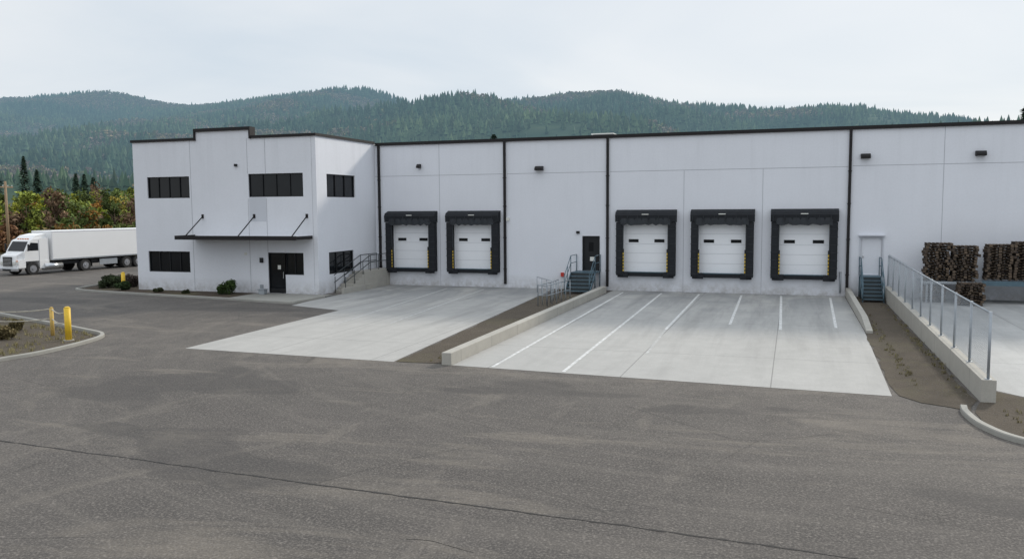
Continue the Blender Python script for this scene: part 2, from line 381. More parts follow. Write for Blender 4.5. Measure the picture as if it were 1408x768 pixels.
b=B(); b.box(-10.82,-10.48,24.55,48.3,0,.42,'retwall',.02); b.obj("retaining_wall")
b=B(); b.prof([(49.9,0),(35.6,0),(35.6,.12),(38.2,.38),(49.9,.5)],2.88,3.12,'retwall'); b.obj("retaining_wall")
b=B(); b.prof([(48.3,0),(23.85,0),(23.85,.60),(48.3,.80)],4.72,5.06,'retwall'); b.obj("retaining_wall")

# chain link fence on wall
b=B(); fx=4.89; y0,y1=24.0,48.2; zb=lambda y:.60+(y-23.85)/(48.3-23.85)*.20
zt=lambda y:2.33+(y-24)/24*.08
posts=np.linspace(y0,y1,11)
for y in posts: b.tube((fx,y,zb(y)-.02),(fx,y,zt(y)+.04),.036,'galv',8); b.box(fx-.08,fx+.08,y-.08,y+.08,zb(y)-.01,zb(y)+.012,'galv')
b.tube((fx,y0,zt(y0)),(fx,y1,zt(y1)),.026,'galv',8); b.tube((fx,y0,zb(y0)+.1),(fx,y1,zb(y1)+.1),.008,'galv',4)
fo=b.obj("chain_link_fence")
wb=B(); sp=.115; hgt=1.62
k=int((y1-y0+hgt)/sp)
for i in range(k):
    for s in (1,-1):
        a=y0-hgt+i*sp
        lo,hi=max(a,y0),min(a+hgt,y1)
        if hi-lo<.05: continue
        za,zc2=(lo-a,hi-a) if s>0 else (hgt-(lo-a),hgt-(hi-a))
        wb.tube((fx,lo,zb(lo)+.1+za),(fx,hi,zb(hi)+.1+zc2),.003,'galv',3,cap=False)
wb.obj("wire_mesh",fo)

# ------------------------------------------------------------------ walls with openings
def panel_wall(b,T,u0,u1,v0,v1,openings,mat,depth=.2):
    us=sorted({u0,u1,*[o[0] for o in openings],*[o[1] for o in openings]}); vs=sorted({v0,v1,*[o[2] for o in openings],*[o[3] for o in openings]})
    for i in range(len(us)-1):
        for j in range(len(vs)-1):
            cu=(us[i]+us[i+1])/2; cv=(vs[j]+vs[j+1])/2
            if any(o[0]<cu<o[1] and o[2]<cv<o[3] for o in openings): continue
            b.face([T(us[i],vs[j],0),T(us[i+1],vs[j],0),T(us[i+1],vs[j+1],0),T(us[i],vs[j+1],0)],mat)
    for ua,ub,va,vb in openings:
        for A,C in (((ua,va),(ub,va)),((ub,va),(ub,vb)),((ub,vb),(ua,vb)),((ua,vb),(ua,va))):
            b.face([T(*A,0),T(*C,0),T(*C,depth),T(*A,depth)],mat)
def window(b,T,ua,ub,va,vb,mull,depth=.14):
    fw=.05
    def bx(a,c,e,g,d0,d1,mat):
        P=[T(a,e,d0),T(c,g,d1)]
        b.box(P[0][0],P[1][0],P[0][1],P[1][1],P[0][2],P[1][2],mat)
    bx(ua,ub,va,va+fw,depth-.07,depth+.03,'black'); bx(ua,ub,vb-fw,vb,depth-.07,depth+.03,'black')
    bx(ua,ua+fw,va+fw,vb-fw,depth-.07,depth+.03,'black'); bx(ub-fw,ub,va+fw,vb-fw,depth-.07,depth+.03,'black')
    for i in range(1,mull): 
        u=ua+(ub-ua)*i/mull; bx(u-.025,u+.025,va+fw,vb-fw,depth-.06,depth+.03,'black')
    for i in range(mull):
        a=ua+(ub-ua)*i/mull; c=ua+(ub-ua)*(i+1)/mull; e=random.uniform(-.006,.006)
        b.face([T(a,va,depth+e),T(c,va,depth-e),T(c,vb,depth-e),T(a,vb,depth+e)],'glass')

# ------------------------------------------------------------------ office building
off=empty("office_building",(-33,46,0))
def child(b,name,par):
    o=b.obj(name); o.parent=par; o.matrix_parent_inverse=par.matrix_basis.inverted(); return o
OY=42.7; OX0,OX1=-40.15,-26.7; OZ=9.42
TF=lambda u,v,d:(u,OY+d,v); TS=lambda u,v,d:(OX1-d,u,v)
FW=[(-39.1,-35.83,5.88,7.22),(-31.45,-27.61,5.88,7.28),(-39.24,-36.0,1.2,2.52),(-30.22,-29.0,.05,2.52),(-29.0,-27.72,1.19,2.52)]
b=B()
panel_wall(b,TF,OX0,OX1,0,OZ,FW,'wall')
SW=[(43.85,47.25,5.85,7.24),(43.9,46.9,1.15,2.5)]
panel_wall(b,TS,OY,50,0,OZ,SW,'wall')
b.face([(OX0,OY,0),(OX0,60,0),(OX0,60,OZ),(OX0,OY,OZ)],'wall'); b.face([(OX0,60,0),(OX1,60,0),(OX1,60,OZ),(OX0,60,OZ)],'wall')
b.face([(OX1,50,9.35),(OX1,60,9.35),(OX1,60,OZ),(OX1,50,OZ)],'wall')
b.face([(OX0,OY,OZ-.4),(OX1,OY,OZ-.4),(OX1,60,OZ-.4),(OX0,60,OZ-.4)],'roofmem')
b.box(-35.2,-31.25,OY-.004,OY+.35,OZ+.001,9.93,'wall')
child(b,"walls",off)
b=B()
for x in (-35.7,-31.5,-30.2): b.box(x-.015,x+.015,OY-.006,OY+.02,0.1,5.8 if x>-31.6 else OZ,'seam')
b.box(-31.5,-31.47,OY-.006,OY+.02,7.3,OZ,'seam');b.box(-30.22,-30.19,OY-.006,OY+.02,7.3,OZ,'seam')
b.box(-31.44,-30.24,OY-.004,OY+.02,4.4,5.86,'wall2')
b.box(-27.0,-26.98,OY-.005,OY+.02,0,OZ,'seam')
child(b,"panel_joints",off)
b=B(); cz=OZ
b.box(OX0-.08,-35.32,OY-.09,OY+.3,cz,cz+.16,'coping'); b.box(-31.13,OX1+.08,OY-.09,OY+.3,cz,cz+.16,'coping')
b.box(-35.3,-31.15,OY-.12,OY+.42,9.932,10.12,'coping'); b.box(-35.3,-35.2,OY-.12,OY+.42,cz-.02,9.93,'coping'); b.box(-31.25,-31.15,OY-.12,OY+.42,cz-.02,9.93,'coping')
b.box(OX1-.25,OX1+.08,OY+.302,49.9,cz,cz+.16,'coping'); b.box(OX0-.08,OX0+.25,OY+.302,60,cz,cz+.16,'coping'); b.box(OX0+.26,OX1,59.8,60.1,cz,cz+.16,'coping')
child(b,"coping",off)
b=B()
window(b,TF,*FW[0],4); window(b,TF,*FW[1],4); window(b,TF,*FW[2],4); window(b,TF,*FW[4],2)
window(b,TS,*SW[0],3); window(b,TS,*SW[1],3)
child(b,"windows",off)
b=B(); window(b,TF,*FW[3],1); b.box(-29.2,-29.16,OY+.03,OY+.07,.95,1.35,'chrome')
b.box(-30.16,-29.06,OY+.1,OY+.13,.06,.32,'black'); b.box(-29.62,-29.4,OY+.118,OY+.125,1.5,1.75,'lens')
child(b,"entrance_door",off)
b=B()
b.box(-35.6,-27.05,41.0,OY-.002,3.36,3.42,'coping'); 
b.box(-35.6,-27.05,40.93,41.0,3.34,3.58,'coping'); b.box(-27.12,-27.05,41.0,OY-.002,3.42,3.56,'coping'); b.box(-35.6,-35.53,41.0,OY-.002,3.42,3.58,'coping')
for x in (-34.9,-31.1,-27.4):
    b.tube((x,OY-.01,4.72),(x,41.05,3.55),.035,'coping',8); b.box(x-.08,x+.08,OY-.03,OY-.002,4.6,4.85,'coping')
b.face([(-35.5,41.0,3.43),(-27.12,41.0,3.43),(-27.12,OY,3.47),(-35.5,OY,3.47)],'roofmem')
child(b,"canopy",off)
b=B(); b.box(-30.75,-30.55,OY-.12,OY-.002,1.9,2.2,'black'); b.box(-32.35,-32.2,OY-.14,OY-.002,7.75,7.9,'black'); b.box(-31.9,-31.7,OY-.03,OY-.002,2.35,2.5,'lens'); b.box(-30.85,-30.6,OY-.02,OY-.002,.3,.55,'galv')
child(b,"fixtures",off)
b=B(); b.box(-30.35,-29.95,41.8,42.15,.05,.32,'galv',.03); b.box(-30.4,-29.9,41.75,42.2,.321,.36,'galv',.01); b.obj("utility_box")

# ------------------------------------------------------------------ warehouse
wh=empty("warehouse",(0,50,0)); WY=50.; WX0,WX1=-26.7,34.; WZ=9.30
TW=lambda u,v,d:(u,WY+d,v)
SX=[-25.79,-21.38,-10.19,-5.71,-1.19]; SWd=3.6
ops=[(x+.42,x+SWd-.42,1.2,4.25) for x in SX]+[(-12.3,-11.35,1.2,3.28),(3.62,4.72,1.25,3.3)]
b=B(); panel_wall(b,TW,WX0,WX1,0,WZ,ops,'wall',.18)
b.face([(WX0,50.02,WZ-.3),(WX1,50.02,WZ-.3),(WX1,110,WZ-.3),(WX0,110,WZ-.3)],'roofmem'); b.face([(WX1,50,0),(WX1,110,0),(WX1,110,WZ),(WX1,50,WZ)],'wall'); b.face([(WX0,60,0),(WX0,110,0),(WX0,110,WZ),(WX0,60,WZ)],'wall')
b.face([(WX0,110,0),(WX1,110,0),(WX1,110,WZ),(WX0,110,WZ)],'wall')
child(b,"walls",wh)
b=B()
b.box(WX0,-17.6,WY-.006,WY+.01,7.26,7.29,'seam'); b.box(-17.3,-10.9,WY-.006,WY+.01,7.26,7.29,'seam'); b.box(-10.65,2.85,WY-.006,WY+.01,7.26,7.29,'seam'); b.box(3.08,WX1,WY-.006,WY+.01,7.30,7.33,'seam')
for x in (-22.,-6.18,-1.69,7.65,12.3,17): b.box(x-.013,x+.013,WY-.008,WY+.01,0.,7.25 if x<3 and x>-20 else WZ,'seam')
child(b,"panel_joints",wh)
b=B(); b.box(WX0+.1,WX1,WY-.12,WY+.25,WZ,WZ+.2,'coping'); child(b,"coping",wh)
b=B()
for x in (-26.38,-17.45,-10.78,2.95):
    b.box(x-.075,x+.075,WY-.14,WY-.003,.25,WZ-.002,'coping',.01)
    for z in (1.2,3.2,5.2,7.0): b.box(x-.1,x+.1,WY-.15,WY-.004,z,z+.05,'coping')
child(b,"downspouts",wh)
b=B()
for x,z in ((-15.13,7.58),(3.73,7.84),(9.37,7.84),(-23.4,7.9)):
    s=.5 if x>-20 else .22
    b.prof([(WY-.003,z-.14),(WY-.003,z+.12),(WY-.2,z+.12),(WY-.34,z-.02),(WY-.34,z-.14)],x-s/2,x+s/2,'coping')
b.box(-17.35,-17.15,WY-.1,WY-.003,4.3,4.5,'lens'); b.box(-12.75,-12.55,WY-.1,WY-.003,3.5,3.65,'coping')
b.box(-13.75,-13.55,WY-.12,WY-.003,.8,1.05,'red'); b.tube((2.6,WY-.08,0.2),(2.6,WY-.08,1.4),.05,'galv')
child(b,"wall_fixtures",wh)
b=B(); b.box(-13.6,-12.2,58,59.4,WZ-.3,10.25,'galv',.03); b.box(-11.9,-11.0,58,59,WZ-.3,10.1,'roofmem',.03); b.box(-13.7,-12.1,57.9,59.5,10.252,10.32,'lens'); child(b,"rooftop_unit",wh)
b=B(); b.box(-12.3,-11.35,WY+.06,WY+.1,1.2,3.28,'black'); b.box(-11.98,-11.68,WY+.05,WY+.062,2.4,2.95,'glass'); b.box(-11.9,-11.6,WY+.045,WY+.058,1.8,2.05,'lens')
for a,c,e,g in ((-12.37,-12.3,1.2,3.35),(-11.35,-11.28,1.2,3.35),(-12.3,-11.35,3.28,3.35)): b.box(a,c,WY-.03,WY+.1,e,g,'black')
b.box(-11.46,-11.42,WY-.0,WY+.04,2.1,2.2,'chrome')
child(b,"personnel_door",wh)
b=B(); b.box(3.62,4.72,WY+.06,WY+.1,1.25,3.3,'wall')
for a,c,e,g in ((3.54,3.62,1.25,3.38),(4.72,4.8,1.25,3.38),(3.62,4.72,3.3,3.38)): b.box(a,c,WY-.03,WY+.1,e,g,'wall2')
b.box(3.72,3.78,WY+.0,WY+.05,2.2,2.3,'chrome'); b.box(3.5,4.85,WY-.25,WY-.003,3.42,3.47,'wall2')
child(b,"personnel_door",wh)
for di,x in enumerate(SX):
    g=empty("loading_dock_door",(x+SWd/2,WY,0)); g.parent=wh; g.matrix_parent_inverse=wh.matrix_basis.inverted()
    x1=x+SWd; P=.5; parts=[]
    b=B()
    b.box(x+.42,x1-.42,WY+.02,WY+.06,1.2,4.25,'dockdoor')
    for wx in (x+.72,x1-1.32): b.box(wx,wx+.6,WY-.0,WY+.025,2.98,3.17,'black'); b.box(wx+.04,wx+.56,WY-.01,WY+.008,3.01,3.14,'glass')
    for zz in (1.75,2.33,2.88,3.5): b.box(x+.5,x1-.5,WY+.012,WY+.024,zz-.006,zz+.006,'seam')
    parts.append(b.obj("sectional_door"))
    b=B()
    b.box(x+.02,x+.40,WY-P,WY-.003,.98,4.2,'rubber',.04); b.box(x1-.40,x1-.02,WY-P,WY-.003,.98,4.2,'rubber',.04)
    for k in range(7):
        z=1.15+k*.44; b.box(x+.0,x+.42,WY-P-.02,WY-P+.06,z,z+.03,'rubber2'); b.box(x1-.42,x1-.0,WY-P-.02,WY-P+.06,z,z+.03,'rubber2')
    b.box(x+.40,x+.47,WY-P+.05,WY-P+.09,1.05,4.2,'rubber2'); b.box(x1-.47,x1-.40,WY-P+.05,WY-P+.09,1.05,4.2,'rubber2')
    b.prof([(WY-.003,4.22),(WY-P-.02,4.22),(WY-P-.06,4.62),(WY-P+.06,4.80),(WY-.003,4.95)],x-.02,x1+.02,'rubber')
    n=14; zl=[4.14-.10*abs(math.sin(k*(1.3+di*.21)))-.06*random.random() for k in range(n+1)]
    for k in range(n):
        a=x+.3+(SWd-.6)*k/n; c=x+.3+(SWd-.6)*(k+1)/n; yo=WY-P-.03-.04*(k%2); y2=WY-P-.03-.04*((k+1)%2)
        b.face([(a,yo,zl[k]),(c,y2,zl[k+1]),(c,y2,4.45),(a,yo,4.45)],'rubber2')
    b.box(x+SWd/2-.2,x+SWd/2+.2,WY-P-.075,WY-P-.05,4.65,4.70,'lens')
    for k in range(6): b.box(x+.1+k*.62,x+.13+k*.62,WY-P-.08,WY-P-.03,4.25,4.6,'rubber2')
    parts.append(b.obj("dock_shelter"))
    b=B()
    for bx in (x+.45,x1-.52):
        for k in range(6): b.box(bx+.005,bx+.065,WY-P-.01,WY-P+.045,1.25+k*.2,1.25+k*.2+.12,'yellowtag')
        b.box(bx,bx+.07,WY-P+.0,WY-P+.04,1.2,2.6,'black')
    parts.append(b.obj("guide_strips"))
    b=B()
    b.box(x+.5,x1-.5,WY-.3,WY-.003,.93,1.16,'rubber',.03)
    for bx in (x+.1,x1-.75): b.box(bx,bx+.65,WY-.42,WY-.302,.86,1.2,'rubber',.03)
    b.box(x+.55,x1-.55,WY-.32,WY+.015,1.165,1.2,'bluesteel')
    parts.append(b.obj("dock_bumper"))
    for o in parts: o.parent=g; o.matrix_parent_inverse=Matrix.Translation((-(x+SWd/2),-WY,0)) 

# ------------------------------------------------------------------ stairs and railings
def rail(b,pts,h=1.05,r=.022,mat='galv',mid=True,post=1.2):
    for a,c in zip(pts[:-1],pts[1:]):
        a=Vector(a);c=Vector(c); b.tube(a+Vector((0,0,h)),c+Vector((0,0,h)),r,mat)
        if mid: b.tube(a+Vector((0,0,h*.52)),c+Vector((0,0,h*.52)),r*.8,mat)
        k=max(1,round((c-a).length/post))
        for i in range(k+1):
            q=a.lerp(c,i/k); b.tube(q,q+Vector((0,0,h)),r,mat)
def steel_stair(name,x0,x1,yt,zt,n,run,land,mat='bluesteel',railmat='bluesteel'):
    b=B(); rise=zt/n
    b.box(x0,x1,yt,yt+land,zt-.05,zt,mat); b.box(x0,x1,yt,yt+.05,zt-.2,zt-.052,mat)
    for x in(x0+.04,x1-.04):
        b.tube((x,yt+.05,0),(x,yt+.05,zt-.06),.035,mat)
        b.tube((x,yt+land-.1,0),(x,yt+land-.1,zt-.06),.035,mat)
    for i in range(1,n): 
        z=zt-rise*i; y=yt-run*i; b.box(x0+.05,x1-.05,y,y+run+.02,z-.035,z,mat); b.box(x0+.05,x1-.05,y+run-.01,y+run+.005,z-.0,z+rise-.04,'blackrail')
    for x in (x0,x1-.04):
        yb=yt-run*n; b.prof([(yt,zt-.25),(yt,zt+.0),(yb+run*.5,.12),(yb+run*.5,0),(yb+run,0)],x,x+.04,mat)
        xc=x+.02
        for hh in (1.0,.55): b.tube((xc,yt,zt+hh),(xc,yt-run*(n-.6),rise*.5+hh),.022,railmat)
        b.tube((xc,yt,zt),(xc,yt,zt+1.0),.025,railmat); b.tube((xc,yt-run*(n-.6),0),(xc,yt-run*(n-.6),rise*.5+1.0),.025,railmat); 
        ym=yt-run*(n-.6)/2; b.tube((xc,ym,zt/2),(xc,ym,zt/2+1.05),.02,railmat)
        for hh in (1.0,.55): b.tube((xc,yt,zt+hh),(xc,yt+land-.05,zt+hh),.022,railmat)
        b.tube((xc,yt+land-.05,zt),(xc,yt+land-.05,zt+1.0),.025,railmat)
    b.obj(name)
steel_stair("metal_stairs",-12.75,-11.2,48.5,1.2,6,.28,1.48)
steel_stair("metal_stairs",3.55,4.62,48.7,1.25,7,.28,1.28)
b=B(); n=7
for i in range(n): b.box(-26.6,-25.72,44.3+i*.36,47.4,i*(1.15/n)+.0,(i+1)*(1.15/n)-.001,'retwall')
b.box(-26.6,-25.72,47.402,49.98,0,1.15,'retwall',.01); b.box(-25.718,-25.6,43.6,47.3,0,.35,'retwall',.01)
o=b.obj("concrete_stairs")
b=B()
for x in(-25.78,-26.5):
    for hh in (1.0,.55): b.path([(x,44.1,.1+hh),(x,47.4,1.15+hh),(x,49.6,1.15+hh)],.025,'blackrail')
    for y,z in ((44.2,.0),(45.3,.35),(46.4,.8),(47.4,1.15),(48.5,1.15),(49.6,1.15)): b.tube((x,y,z),(x,y,z+1.0),.025,'blackrail')
o2=b.obj("handrail"); o2.parent=o
b=B(); rail(b,[(-12.5,40.9,0),(-12.3,42.6,0),(-12.4,44.5,0)],1.1,.025,'galv',post=.6); rail(b,[(-12.5,40.9,0),(-12.0,40.9,0)],1.1,.025,'galv'); rail(b,[(-12.0,40.9,0),(-11.7,44.4,0)],1.1,.025,'galv',post=.7)
b.obj("guard_rail")
b=B(); rail(b,[(-14.6,47.6,0),(-13.0,45.2,0)],.95,.02,'galv',post=.9); b.obj("guard_rail")

# ------------------------------------------------------------------ bollards, rope
def bollard(x,y,h,r=.11,nm="bollard",mat='yellow'):
    b=B(); b.tube((0,0,0),(0,0,h-.05),r,mat,20); b.tube((0,0,h-.05),(0,0,h),r,mat,20,r1=r*.55)
    if mat=='yellow': b.tube((0,0,0),(0,0,.04),r*1.7,'kerb',16)
    o=b.obj(nm); o.location=(x,y,0)
bollard(-27.1,25.0,1.36,.12); bollard(-28.75,25.75,1.2,.075,"wooden_post",'yellowold'); bollard(-41.1,42.4,1.15,.12)
b=B()
for h,pts in ((1.15,[(-28.75,25.75),(-33,25.0),(-38,24.4),(-44,23.6)]),(.75,[(-28.75,25.75),(-33,25.0),(-38,24.4),(-44,23.6)])):
    pr=(-27.1,25.0,h+.05)
    for (x,y) in pts:
        q=(x,y,h-.02)
        L=[Vector(pr).lerp(Vector(q),t/8)-Vector((0,0,.16*4*(t/8)*(1-t/8))) for t in range(9)]; b.path(L,.022,'rope',6); pr=q
for x,y in ((-33,25.0),(-38,24.4),(-44,23.6)): b.tube((x,y,0),(x,y,1.2),.05,'yellowold')
b.obj("rope_barrier")

# ------------------------------------------------------------------ truck (local: forward = -Y)
tr=empty("box_truck",(-59.2,50.6,0),math.radians(-6.2))
def wheel(b,x,y,r=.5,wd=.3,out=1):
    b.tube((x-wd/2,y,r),(x+wd/2,y,r),r,'tyre',24); xo=x+out*wd/2
    b.tube((xo-.002*out,y,r),(xo+out*.012,y,r),r*.58,'chrome',20); b.tube((xo,y,r),(xo+out*.07,y,r),r*.22,'chrome',12)
b=B()
for y in (0,4.7,8.9,10.1):
    for sx in(-1,1): wheel(b,sx*1.05,y,.5,.32 if y==0 else .5,sx)
b.obj("wheels").parent=tr
b=B(); pc=b.prof
pc([(-1.25,.5),(-1.3,1.15),(-1.2,1.6),(-.62,1.85),(-.62,.5)],-.95,.95,'white')
pc([(-1.22,.62),(-1.2,1.15),(-1.0,1.3),(-.62,1.32),(-.62,.62)],-1.22,-.951,'white'); pc([(-1.22,.62),(-1.2,1.15),(-1.0,1.3),(-.62,1.32),(-.62,.62)],.951,1.22,'white')
pc([(-.62,1.12),(-.62,1.85),(-.1,2.75),(.1,2.85),(1.4,2.95),(1.45,2.9),(1.45,1.12)],-1.15,1.15,'white')
pc([(.62,.5),(.62,1.118),(1.45,1.118),(1.45,.5)],-1.18,1.18,'white')
pc([(.1,2.86),(.5,3.15),(1.35,3.3),(1.4,2.955)],-1.0,1.0,'white')
b.obj("cab").parent=tr
b=B()
b.face([(-1.0,-.600,1.935),(1.0,-.600,1.935),(.92,-.165,2.69),(-.92,-.165,2.69)],'glass')
b.box(-.02,.02,-.62,-.58,1.93,1.99,'black')
for s in(-1,1):
    X=s*1.155; b.face([(X,-.42,1.95),(X,.55,1.95),(X,.55,2.55),(X,-.08,2.6)],'glass')
    b.box(X-.01,X+.01,.6,.63,1.1,2.8,'seam')
b.obj("cab_windows").parent=tr
b=B()
b.box(-.55,.55,-1.335,-1.29,.75,1.5,'black',.02)
for k in range(6): b.box(-.53,.53,-1.35,-1.336,.80+k*.11,.84+k*.11,'chrome')
b.box(-1.2,1.2,-1.42,-1.2,.35,.62,'chrome',.05); b.box(-.5,.5,-1.43,-1.421,.4,.55,'black')
for s in(-1,1):
    b.box(s*.64,s*.92,-1.33,-1.2,.85,1.12,'lens',.03); b.box(s*1.0,s*1.18,-1.27,-1.1,.9,1.1,'lens',.03); b.box(s*1.0,s*1.1,-1.27,-1.15,1.14,1.2,'orange')
    b.box(s*1.32,s*1.5,-.5,-.42,1.95,2.5,'black',.03); b.tube((s*1.15,-.35,2.4),(s*1.38,-.46,2.4),.02,'black'); b.tube((s*1.15,-.35,2.05),(s*1.38,-.46,2.05),.02,'black')
    b.tube((s*1.0,1.0,.62),(s*1.0,2.6,.62),.3,'chrome',16)
for xx in (-.6,-.3,0,.3,.6): b.box(xx-.05,xx+.05,.05,.14,2.87,2.93,'orange')
b.obj("front_details").parent=tr
b=B()
b.box(-1.26,1.26,1.7,14.2,1.08,3.5,'white',.05); b.box(-1.275,1.275,1.72,14.18,1.1,1.2,'galv'); b.box(-1.272,1.272,1.72,14.18,3.4,3.46,'wall2')
b.box(-1.0,1.0,1.45,11,.7,.95,'black')
for s in (-1,1): b.box(s*1.0,s*1.22,5.35,5.4,.35,1.05,'black'); b.box(s*1.0,s*1.22,10.7,10.75,.35,1.05,'black'); b.box(s*1.1,s*1.15,6.2,8.0,.45,.95,'galv')
b.obj("cargo_box").parent=tr

b=B(); b.tube((0,0,0),(0,0,8.4),.17,'wood_pole',12,r1=.12); b.box(-.06,.06,-.9,.9,7.7,7.82,'wood_pole')
for y in(-.8,-.3,.3,.8): b.tube((0,y,7.82),(0,y,7.98),.04,'lens',8)
o=b.obj("utility_pole"); o.location=(-81.5,68,0)

# ------------------------------------------------------------------ pallets
def pallet(b,cx,cy,z,ang,L=1.2,W=1.0,H=.135):
    ca,sa=math.cos(ang),math.sin(ang)
    def bx(x0,x1,y0,y1,z0,z1):
        i=len(b.v); b.v+=[(cx+x*ca-y*sa,cy+x*sa+y*ca,zz) for zz in(z0,z1) for y in(y0,y1) for x in(x0,x1)]
        for q in ((0,2,3,1),(4,5,7,6),(0,1,5,4),(1,3,7,5),(3,2,6,7),(2,0,4,6)): b.f.append(tuple(i+k for k in q)); b.m.append(b.mi('pallet')); b.smooth.append(False)
    for k in range(7): x=-L/2+k*(L-.1)/6; bx(x,x+.1,-W/2+random.uniform(-.03,.03),W/2,z+H-.022,z+H)
    for k in range(4): x=-L/2+k*(L-.1)/3; bx(x,x+.1,-W/2+random.uniform(-.03,.03),W/2,z,z+.02)
    bx(-L/2,L/2,W/2-.14,W/2-.1,z+.021,z+H-.023); bx(-L/2,L/2,-.02,.02,z+.021,z+H-.023)
    for x in (-L/2,-.07,L/2-.14): bx(x,x+.14,-W/2+.005,-W/2+.1,z+.0205,z+H-.0225)
def stack(cx,cy,z0,n,L=1.2,W=1.0,jit=.04):
    b=B(); z=z0; dx=dy=0
    for i in range(n):
        dx+=random.uniform(-jit,jit)*.5; dy+=random.uniform(-jit,jit)*.5
        pallet(b,cx+dx+random.uniform(-jit,jit),cy+dy,z,random.uniform(-.06,.06),L*random.uniform(.93,1.06),W); z+=.142
    b.obj("pallet_stack")
stack(7.2,48.6,1.14,14,1.2,1.0,.09); stack(8.5,48.6,1.14,13,1.2,1.0,.08); stack(8.6,47.2,.02,8,1.2,1.0,.07); stack(7.1,48.5,.02,6,1.1)
stack(10.1,48.7,1.22,13,1.15,1.0,.03); stack(11.35,48.7,1.22,14,1.15,1.0,.03); stack(12.6,48.7,1.22,14,1.12,1.,.03); stack(13.9,48.7,1.22,12,1.12,1.,.03)
b=B(); b.box(6.5,18,47.9,49.9,1.0,1.12,'galv',.01); 
for x in (6.7,9.3,12,15,17.8): b.box(x,x+.1,48.0,48.1,0,1.0,'galv'); b.box(x,x+.1,49.6,49.7,0,1.0,'galv')
b.box(9.3,18,47.88,47.9,.95,1.2,'bluesteel'); b.obj("steel_platform")

# ------------------------------------------------------------------ vegetation
def leaves(centers,radii,counts,size,cols):
    C=[];T=[]
    for (c,r,k,col) in zip(centers,radii,counts,cols):
        d=rng.normal(size=(k,3)); d/=np.linalg.norm(d,axis=1)[:,None]; rad=rng.random(k)**.45
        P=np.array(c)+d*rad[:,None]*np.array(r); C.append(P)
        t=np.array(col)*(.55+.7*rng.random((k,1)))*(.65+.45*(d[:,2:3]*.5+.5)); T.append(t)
    C=np.concatenate(C);T=np.concatenate(T);N=len(C)
    a=rng.normal(size=(N,3)); a/=np.linalg.norm(a,axis=1)[:,None]; bb=np.cross(a,rng.normal(size=(N,3))); bb/=np.linalg.norm(bb,axis=1)[:,None]
    s=size*(.6+.8*rng.random((N,1)))
    V=np.stack([C-a*s,C+bb*s*.55,C+a*s,C-bb*s*.55],1).reshape(-1,3); F=np.arange(4*N).reshape(-1,4)
    return V,F,np.repeat(T,4,axis=0)
def shrub(x,y,r,h,col,name="shrub"):
    cs=[];rs=[];ks=[];cc=[]
    for i in range(14):
        a=random.random()*6.28; q=random.random()**.5*r*.7; cs.append((x+math.cos(a)*q,y+math.sin(a)*q,h*random.uniform(.25,.75))); rs.append((r*.38,r*.38,h*.28)); ks.append(160); cc.append(np.array(col)*random.uniform(.6,1.3))
    V,F,T=leaves(cs,rs,ks,.06,cc); npmesh(name,V,F,['leaf'],T)
shrub(-32.4,41.6,.62,1.0,(.06,.10,.03)); shrub(-42.9,42.9,.7,.75,(.055,.075,.035)); shrub(-41.9,44.0,.6,.9,(.09,.07,.06)); shrub(-40.8,42.0,.5,.6,(.05,.08,.03))
shrub(-44.0,44.5,.7,.8,(.05,.07,.03)); shrub(-37.6,41.6,.3,.28,(.07,.08,.04)); shrub(-35.2,41.3,.25,.25,(.07,.08,.04)); shrub(-29.8,24.4,.4,.6,(.20,.16,.08),"dry_shrub"); shrub(-31.5,26.3,.4,.5,(.18,.15,.07),"dry_shrub")
def tufts(name,pts,h,col):
    V=[];F=[];T=[]
    for (x,y) in pts:
        for k in range(9):
            a=random.random()*6.28; lean=random.uniform(.1,.6)*h; hh=h*random.uniform(.4,1.1); ox,oy=random.uniform(-.06,.06),random.uniform(-.06,.06); px,py=-math.sin(a)*.01,math.cos(a)*.01
            i=len(V); V+=[(x+ox-px,y+oy-py,.02),(x+ox+px,y+oy+py,.02),(x+ox+math.cos(a)*lean,y+oy+math.sin(a)*lean,.02+hh)]; F.append((i,i+1,i+2)); c=np.array(col)*random.uniform(.6,1.3); T+=[c,c,c]
    npmesh(name,V,F,['leaf'],np.array(T))
pts=[]
while len(pts)<1500:
    x=random.uniform(-46,-26);y=random.uniform(16,32)
    if y<26.2+(-26.5-x)*.33 and x<-26.2: pts.append((x,y))
tufts("dry_grass",pts,.18,(.30,.26,.13))
tufts("dry_grass",[(random.choice([random.uniform(3.2,3.5),random.uniform(4.35,4.65)]),random.triangular(24.5,48,28)) for _ in range(160)]+[(random.uniform(-11.5,-10.95),random.uniform(25,46)) for _ in range(120)]+[(random.uniform(5,9),random.uniform(19.8,23)) for _ in range(160)],.10,(.22,.19,.10))
V=[];F=[]
def pebble(x,y,s):
    i=len(V); z=.018
    V.extend([(x-s,y,z),(x,y-s*.8,z),(x+s,y,z),(x,y+s*.8,z),(x-s*.3,y,z+s*.8),(x+s*.3,y+.1*s,z+s*.7)])
    for q in ((0,1,4),(1,5,4),(1,2,5),(2,3,5),(3,4,5),(3,0,4)): F.append(tuple(i+k for k in q))
for _ in range(500): pebble(random.uniform(3.2,4.65),random.triangular(23.4,46,24.5),random.uniform(.008,.022))
for _ in range(400): pebble(random.uniform(-12.4,-10.95),random.uniform(25,46),random.uniform(.008,.022))
for _ in range(400): pebble(random.uniform(4.6,10),random.uniform(20.3,23.0),random.uniform(.008,.025))
for _ in range(500): pebble(random.uniform(-32,-26.4),random.uniform(20,26.),random.uniform(.01,.03))
npmesh("gravel",V,F,['stone'])

